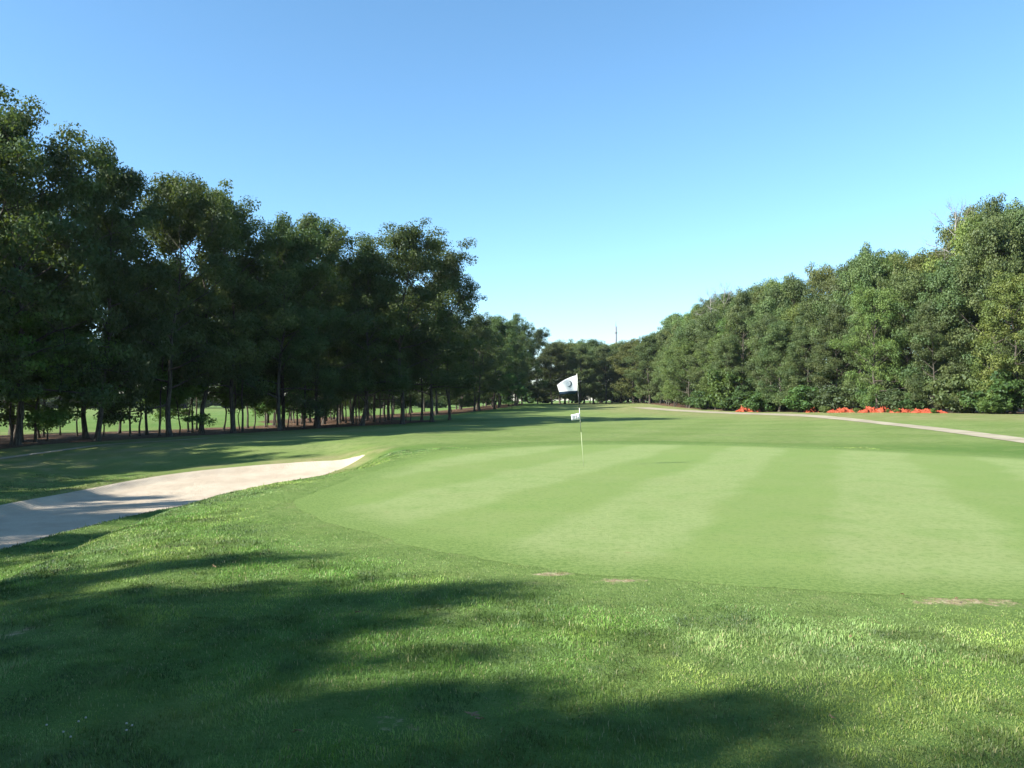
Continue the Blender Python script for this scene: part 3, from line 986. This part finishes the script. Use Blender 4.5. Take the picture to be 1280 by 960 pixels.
# ------------------------------------------------------------------ flagstick
M_POLE_W = simple('white_paint', (.75, .73, .66), .4, .4, .08)
M_POLE_D = simple('dark_paint', (.03, .035, .04), .4, .4, .1)
M_POLE_Y = simple('weathered_yellow_paint', (.42, .47, .28), .5, .3, .1)
M_CLOTH = simple('white_flag_cloth', (.74, .75, .78), .8, .1, .05, 6, .22)
M_NAVY = simple('navy_print_and_fold_shade', (.018, .035, .06), .7, .1, .2)
M_GREY = simple('grey_print', (.30, .32, .33), .7, .1, .2)
fx, fy = on_ground(729.5, 583.5)
fz = gz(fx, fy) + .006
flag = bpy.data.objects.new('flagstick', None); C.objects.link(flag); flag.location = (fx, fy, fz)
tag(flag, 'flagstick with white golf ball flag standing in the putting green', 'flagstick')
TOP = np.array([-.155, .03, 2.20])


def on_pole(h): return TOP * (h / TOP[2])


for (a, bb, mat, nm) in [(-.02, .82, M_POLE_Y, 'yellow_pole_section'), (.82, 1.06, M_POLE_D, 'dark_pole_section'), (1.06, 1.40, M_POLE_W, 'white_pole_section'),
                         (1.40, 1.80, M_POLE_D, 'dark_pole_section'), (1.80, 2.20, M_POLE_W, 'white_pole_section')]:
    w = MB(); w.tube([on_pole(a), on_pole((a + bb) / 2), on_pole(bb)],     .006 if a < 1 else .0075, 10)
    link(nm, w.mesh(nm, mat), flag)
w = MB()
w.tube([on_pole(2.20), on_pole(2.22)], [.017, .010], 10)
link('pole_cap', w.mesh('pole_cap', M_POLE_W), flag)


def cloth_pt(u, v):
    """u along the fly, v down the hoist; the free end droops and the lower edge folds back into shade"""
    hoist = on_pole(2.185 - .365 * v)
    L = .47
    top_drop = .15 * u + .09 * u ** 3.2
    bot_drop = .03 * u
    drop = top_drop * (1 - v) + bot_drop * v
    shrink = 1 - .06 * v
    x = hoist[0] - .010 - L * u * shrink
    wave = .045 * math.sin(u * 6.0 + v * 1.4) * (.25 + u)
    y = hoist[1] - .02 * u + wave
    z = hoist[2] - drop
    return np.array([x, y, z])


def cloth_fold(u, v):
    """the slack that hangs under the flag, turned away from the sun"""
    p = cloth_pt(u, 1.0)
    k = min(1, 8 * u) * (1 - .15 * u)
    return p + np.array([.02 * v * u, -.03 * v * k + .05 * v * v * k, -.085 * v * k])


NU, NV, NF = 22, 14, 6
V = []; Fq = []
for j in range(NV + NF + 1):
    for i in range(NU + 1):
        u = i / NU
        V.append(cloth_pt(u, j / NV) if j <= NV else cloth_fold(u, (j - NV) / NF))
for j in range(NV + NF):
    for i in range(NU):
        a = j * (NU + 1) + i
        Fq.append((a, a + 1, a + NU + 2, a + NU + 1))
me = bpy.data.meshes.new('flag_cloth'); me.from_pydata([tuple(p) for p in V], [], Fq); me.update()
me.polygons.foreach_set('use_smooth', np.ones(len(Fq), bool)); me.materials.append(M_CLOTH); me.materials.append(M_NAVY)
me.polygons.foreach_set('material_index', np.array([0] * (NV * NU) + [1] * (NF * NU), np.int32))  # navy on the fold faces paints in the shade under the white cloth
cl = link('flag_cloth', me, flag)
so_ = cl.modifiers.new('thick', 'SOLIDIFY'); so_.thickness = .003


def emblem(name, mat, fn, push):
    """a printed shape lying on the side of the cloth that faces the tee side; fn gives (u, v) rings"""
    V = []; F = []
    n = 40; m = 6
    for k in range(n + 1):
        for q in range(m + 1):
            u, v = fn(k / n, q / m)
            p = cloth_pt(u, v); e = 1e-3
            du = cloth_pt(u + e, v) - p; dv = cloth_pt(u, v + e) - p
            nr = np.cross(du, dv); nr /= np.linalg.norm(nr)
            if nr[1] > 0: nr = -nr
            V.append(tuple(p + nr * push))
    for k in range(n):
        for q in range(m):
            a = k * (m + 1) + q
            F.append((a, a + 1, a + m + 2, a + m + 1))
    me = bpy.data.meshes.new(name); me.from_pydata(V, [], F); me.update(); me.materials.append(mat)
    return link(name, me, cl)


UC, VC, RU, RV = .44, .45, .165, .225


def crescent(t, q):
    a = -2.35 + t * 3.35         # from lower left round to upper right
    wd = .36 * math.sin(math.pi * t) ** .7 + .02
    r = 1.0 - wd * q
    return UC - RU * r * math.cos(a + .35), VC - RV * r * math.sin(a + .35)


emblem('ball_emblem', M_NAVY, crescent, .0045)
emblem('ball_face', M_GREY if False else simple('pale_print', (.60, .63, .66), .7, .1, .2, 30), lambda t, q: (UC - RU * .93 * q * math.cos(t * 6.2832), VC - RV * .93 * q * math.sin(t * 6.2832)), .0035)

# small white card tied lower on the stick
P0 = on_pole(1.26)
V = []; Fq = []
for j in range(5):
    for i in range(7):
        u = i / 6; v = j / 4
        V.append((P0[0] - .008 - .205 * u + .015 * v, P0[1] - .014 + .018 * math.sin(u * 4), P0[2] + .02 - .045 * u - .165 * v + .03 * u * v))
for j in range(4):
    for i in range(6):
        a = j * 7 + i; Fq.append((a, a + 1, a + 8, a + 7))
me = bpy.data.meshes.new('pennant'); me.from_pydata(V, [], Fq); me.update(); me.polygons.foreach_set('use_smooth', np.ones(len(Fq), bool)); me.materials.append(M_CLOTH)
pn = link('pennant', me, flag); pn.modifiers.new('thick', 'SOLIDIFY').thickness = .003
pn['label'] = 'small white pennant tied halfway up the stick'
w = MB()
for (x0, x1, z0, z1) in [(-.06, -.10, -.035, -.10), (-.115, -.15, -.05, -.115)]:
    w.poly([(P0[0] + x0, P0[1] - .026, P0[2] + z0), (P0[0] + x1, P0[1] - .024, P0[2] + z0 - .008), (P0[0] + x1 + .012, P0[1] - .024, P0[2] + z1), (P0[0] + x0 + .004, P0[1] - .026, P0[2] + z1)])
link('grey_mark', w.mesh('grey_mark', M_GREY, False), pn)


# ------------------------------------------------------------------ far mast above the trees
M_MAST = simple('mast_steel', (.20, .21, .22), .6, .4, .2)
mast = bpy.data.objects.new('radio_mast', None); C.objects.link(mast)
mx_, my_ = (770 - 640) / FPX * 235, 235.0
mast.location = (mx_, my_, gz(mx_, my_))
tag(mast, 'slim grey mast rising above the trees at the far end of the fairway', 'mast')
w = MB(); w.tube([(0, 0, -.5), (0, 0, 8), (0, 0, 16), (0, 0, 22.2)], [.42, .40, .36, .30], 12)
link('mast_shaft', w.mesh('mast_shaft', M_MAST), mast)
w = MB(); w.tube([(0, 0, 22.2), (0, 0, 23.8)], [.08, .05], 8); link('antenna', w.mesh('antenna', M_MAST), mast)
for h in (16.2, 20.2):
    w = MB(); w.tube([(0, 0, h), (0, 0, h + .3)], .45, 12); link('collar', w.mesh('collar', M_MAST), mast)


# ------------------------------------------------------------------ orange netting left in heaps at the foot of the sunny wood
def orange_material():
    m = N('orange_netting'); p = m.n('ShaderNodeTexCoord').outputs['Object']
    f = m.noise(p, 7, 4, .65)
    col = m.mix(m.ramp(f, .35, .7), (.36, .070, .030), (.17, .035, .018))
    m.principled(col, .6, .2, m.bump(f, .5, .04))
    return m.m


M_ORANGE = orange_material()
heap_labels = ['small orange netting heap among the trunks, farthest along the path', 'short orange netting heap between two green shrubs', 'little orange netting heap beside the broad bright shrub',
               'long low orange netting heap, first of the connected ones', 'tallest orange netting heap, bunched up in the middle of the row', 'orange netting heap sinking into the shade under the wood',
               'peaked orange netting heap near the end of the row', 'flat orange netting heap at the near end of the row']
for i, (px, wpx, hpx, lab) in enumerate(zip([934, 949, 1014, 1057, 1096, 1128, 1156, 1171], [20, 9, 12, 34, 34, 22, 24, 14], [9, 7, 6, 7, 9, 6, 7, 4], heap_labels)):
    x, y = at_edge(px, -.9 if px > 1040 else -.5)
    L = wpx / FPX * y * 1.2; Hh = hpx / FPX * y * 1.05
    rng = np.random.default_rng(100 + i)
    nu, nv = 46, 16; V = []; F = []
    ph = rng.random(4) * 6
    for j in range(nv + 1):
        for k in range(nu + 1):
            u = k / nu * 2 - 1; v = j / nv * 2 - 1
            env = max(0, (1 - abs(u) ** 2.4)) * max(0, 1 - abs(v) ** 2)
            zz = Hh * .72 * env ** .6 * (.42 + .22 * math.sin(u * 7 + ph[0]) + .30 * math.sin(u * 19 + ph[1] + 3 * v) + .30 * math.sin(u * 41 + 7 * v + ph[2]) + .2 * rng.normal())
            V.append((u * L / 2 + .12 * math.sin(v * 5 + u * 6 + ph[3]), v * .75 + .18 * math.sin(u * 7 + ph[1]), max(-.03, zz) - .03 * (env == 0)))
    for j in range(nv):
        for k in range(nu):
            a = j * (nu + 1) + k; F.append((a, a + 1, a + nu + 2, a + nu + 1))
    me = bpy.data.meshes.new('orange_netting'); me.from_pydata(V, [], F); me.update(); me.materials.append(M_ORANGE)
    me.polygons.foreach_set('use_smooth', np.ones(len(F), bool))
    o = link('orange_netting', me, None, (x, y, gz(x, y) + .02))
    dn = RIGHT_EDGE[np.argmin(np.abs(RIGHT_EDGE[:, 1] - y - 4))] - RIGHT_EDGE[np.argmin(np.abs(RIGHT_EDGE[:, 1] - y + 4))]
    o.rotation_euler = (0, 0, .25 * math.atan2(dn[1], dn[0]) * 0 + jit(.25))
    tag(o, lab, 'netting', 'orange netting heaps along the wood')

# ------------------------------------------------------------------ little things in the near grass
M_PETAL = simple('clover_white', (.45, .44, .40), .8, .1, .15, 40)
M_STEM = simple('clover_stem', (.06, .12, .03), .8, .1, .2)
M_DRY = simple('dry_leaf', (.22, .155, .085), .8, .15, .35, 20)
flower_spots = [(58, 921), (98, 917), (107, 912), (79, 930), (88, 937), (158, 919), (165, 922), (158, 928),]
fl = []
for (px, py) in flower_spots:
    x, y = on_ground(px, py); fl.append((px, x, y))
proto_head = MB()
rng = np.random.default_rng(5)
for k in range(46):
    z = rng.uniform(-.5, 1); a = rng.random() * 6.28; r_ = math.sqrt(max(0, 1 - z * z))
    d = Vector((r_ * math.cos(a), r_ * math.sin(a), z)) * .005
    proto_head.tube([d * .25, d * .8, d * 1.05], [.0012, .0026, .0006], 4)
head_me = proto_head.mesh('clover_head', M_PETAL); sm_ = MB(); sm_.tube([(0, 0, -.055), (.002, 0, -.025), (0, 0, 0)], .0012, 5); stem_me = sm_.mesh('clover_stem', M_STEM)
for i, (px, x, y) in enumerate(sorted(fl)):
    r0 = bpy.data.objects.new('clover_flower', None); C.objects.link(r0); r0.location = (x, y, gz(x, y) + .055)
    link('flower_head', head_me, r0); link('stem', stem_me, r0)
    tag(r0, f'small white clover flower, {ordinal(i + 1)} from the left in the shaded near grass', 'clover', 'white clover flowers in the shaded grass')

leaf_spots = [(590, 902, .075), (600, 908, .06), (548, 769, .05), (447, 772, .06), (1063, 803, .03), (1195, 754, .05), (372, 924, .06), (1040, 906, .05), (268, 713, .06), (1128, 749, .05)]
ls = sorted((px, py, s) for px, py, s in leaf_spots)
for i, (px, py, s) in enumerate(ls):
    x, y = on_ground(px, py); rng = np.random.default_rng(200 + i); s = s * .5
    V = [(0, 0, .15)]; F = []
    n = 18
    for k in range(n):
        a = k / n * 6.283; rr = (.62 + .38 * math.cos(5 * a)) * (1 + .15 * rng.normal())
        V.append((rr * 1.2 * math.cos(a), rr * .8 * math.sin(a), .28 * rng.random() + .15 * math.cos(2 * a)))
    for k in range(n): F.append((0, 1 + k, 1 + (k + 1) % n))
    me = bpy.data.meshes.new('fallen_leaf'); me.from_pydata(V, [], F); me.update(); me.materials.append(M_DRY)
    o = link('fallen_leaf', me, None, (x, y, gz(x, y) + .035)); o.scale = (s, s, s); o.rotation_euler = (jit(.4), jit(.4), rng.random() * 6)
    o.modifiers.new('thick', 'SOLIDIFY').thickness = .02
    tag(o, f'curled brown fallen leaf, {ordinal(i + 1)} from the left on the near grass', 'leaf', 'brown fallen leaves on the near grass')

# ------------------------------------------------------------------ the air between here and the far trees
x0, x1, y0, y1, z0, z1 = gx[0] - 6, gx[-1] + 6, gy[0] - 6, gy[-1] + 6, float(Z.min()) - 1.0, 29.0
hv = [(x, y, z) for z in (z0, z1) for y in (y0, y1) for x in (x0, x1)]
me = bpy.data.meshes.new('haze'); me.from_pydata(hv, [], [(0, 2, 3, 1), (4, 5, 7, 6), (0, 1, 5, 4), (2, 6, 7, 3), (0, 4, 6, 2), (1, 3, 7, 5)]); me.update()
hm = N('haze_air'); pv = hm.n('ShaderNodeVolumePrincipled')
pv.inputs['Color'].default_value = (.80, .90, 1, 1); pv.inputs['Density'].default_value = HAZE; pv.inputs['Anisotropy'].default_value = .2
hm.t.links.new(pv.outputs[0], hm.out.inputs['Volume'])
me.materials.append(hm.m)
if HAZE > 0:
    tag(link('haze', me), kind='stuff')

# ------------------------------------------------------------------ light, sky, camera
w_ = bpy.data.worlds.new('World'); SC.world = w_; w_.use_nodes = True
nt = w_.node_tree; nt.nodes.clear()
sky = nt.nodes.new('ShaderNodeTexSky'); sky.sky_type = 'NISHITA'; sky.sun_disc = False
sky.sun_elevation = SUN_EL
sun_dir = Vector((-math.cos(SUN_AZ) * math.cos(SUN_EL), -math.sin(SUN_AZ) * math.cos(SUN_EL), math.sin(SUN_EL)))
sky.sun_rotation = math.atan2(sun_dir.x, sun_dir.y)
sky.air_density = 1.0; sky.dust_density = .25; sky.ozone_density = 5.0; sky.altitude = 100
bg = nt.nodes.new('ShaderNodeBackground'); bg.inputs[1].default_value = .098
ow = nt.nodes.new('ShaderNodeOutputWorld')
hs_ = nt.nodes.new('ShaderNodeHueSaturation'); hs_.inputs['Hue'].default_value = .4895; hs_.inputs['Saturation'].default_value = 1.04; hs_.inputs['Value'].default_value = 1.0
nt.links.new(sky.outputs[0], hs_.inputs['Color']); nt.links.new(hs_.outputs[0], bg.inputs[0]); nt.links.new(bg.outputs[0], ow.inputs[0])

sl = bpy.data.lights.new('sun', 'SUN'); sl.energy = 5.0; sl.angle = R(.45); sl.color = (1, .95, .87)
so = bpy.data.objects.new('sun', sl); C.objects.link(so)
so.rotation_euler = (-sun_dir).to_track_quat('-Z', 'Y').to_euler(); so.location = (0, 0, 60)

cd = bpy.data.cameras.new('camera'); co = bpy.data.objects.new('camera', cd); C.objects.link(co)
cd.sensor_width = 36; cd.lens = 36 * FPX / 1280; cd.clip_start = .05; cd.clip_end = 6000
co.location = CAM; co.rotation_euler = (math.pi / 2 + PITCH, 0, 0)
SC.camera = co

SC.view_settings.view_transform = 'Standard'; SC.view_settings.look = 'None'
SC.view_settings.exposure = 1.48; SC.view_settings.gamma = 1; SC.view_settings.use_curve_mapping = False
SC.cycles.max_bounces = 6; SC.cycles.diffuse_bounces = 3; SC.cycles.transmission_bounces = 4; SC.cycles.transparent_max_bounces = 4
SC.cycles.use_denoising = True
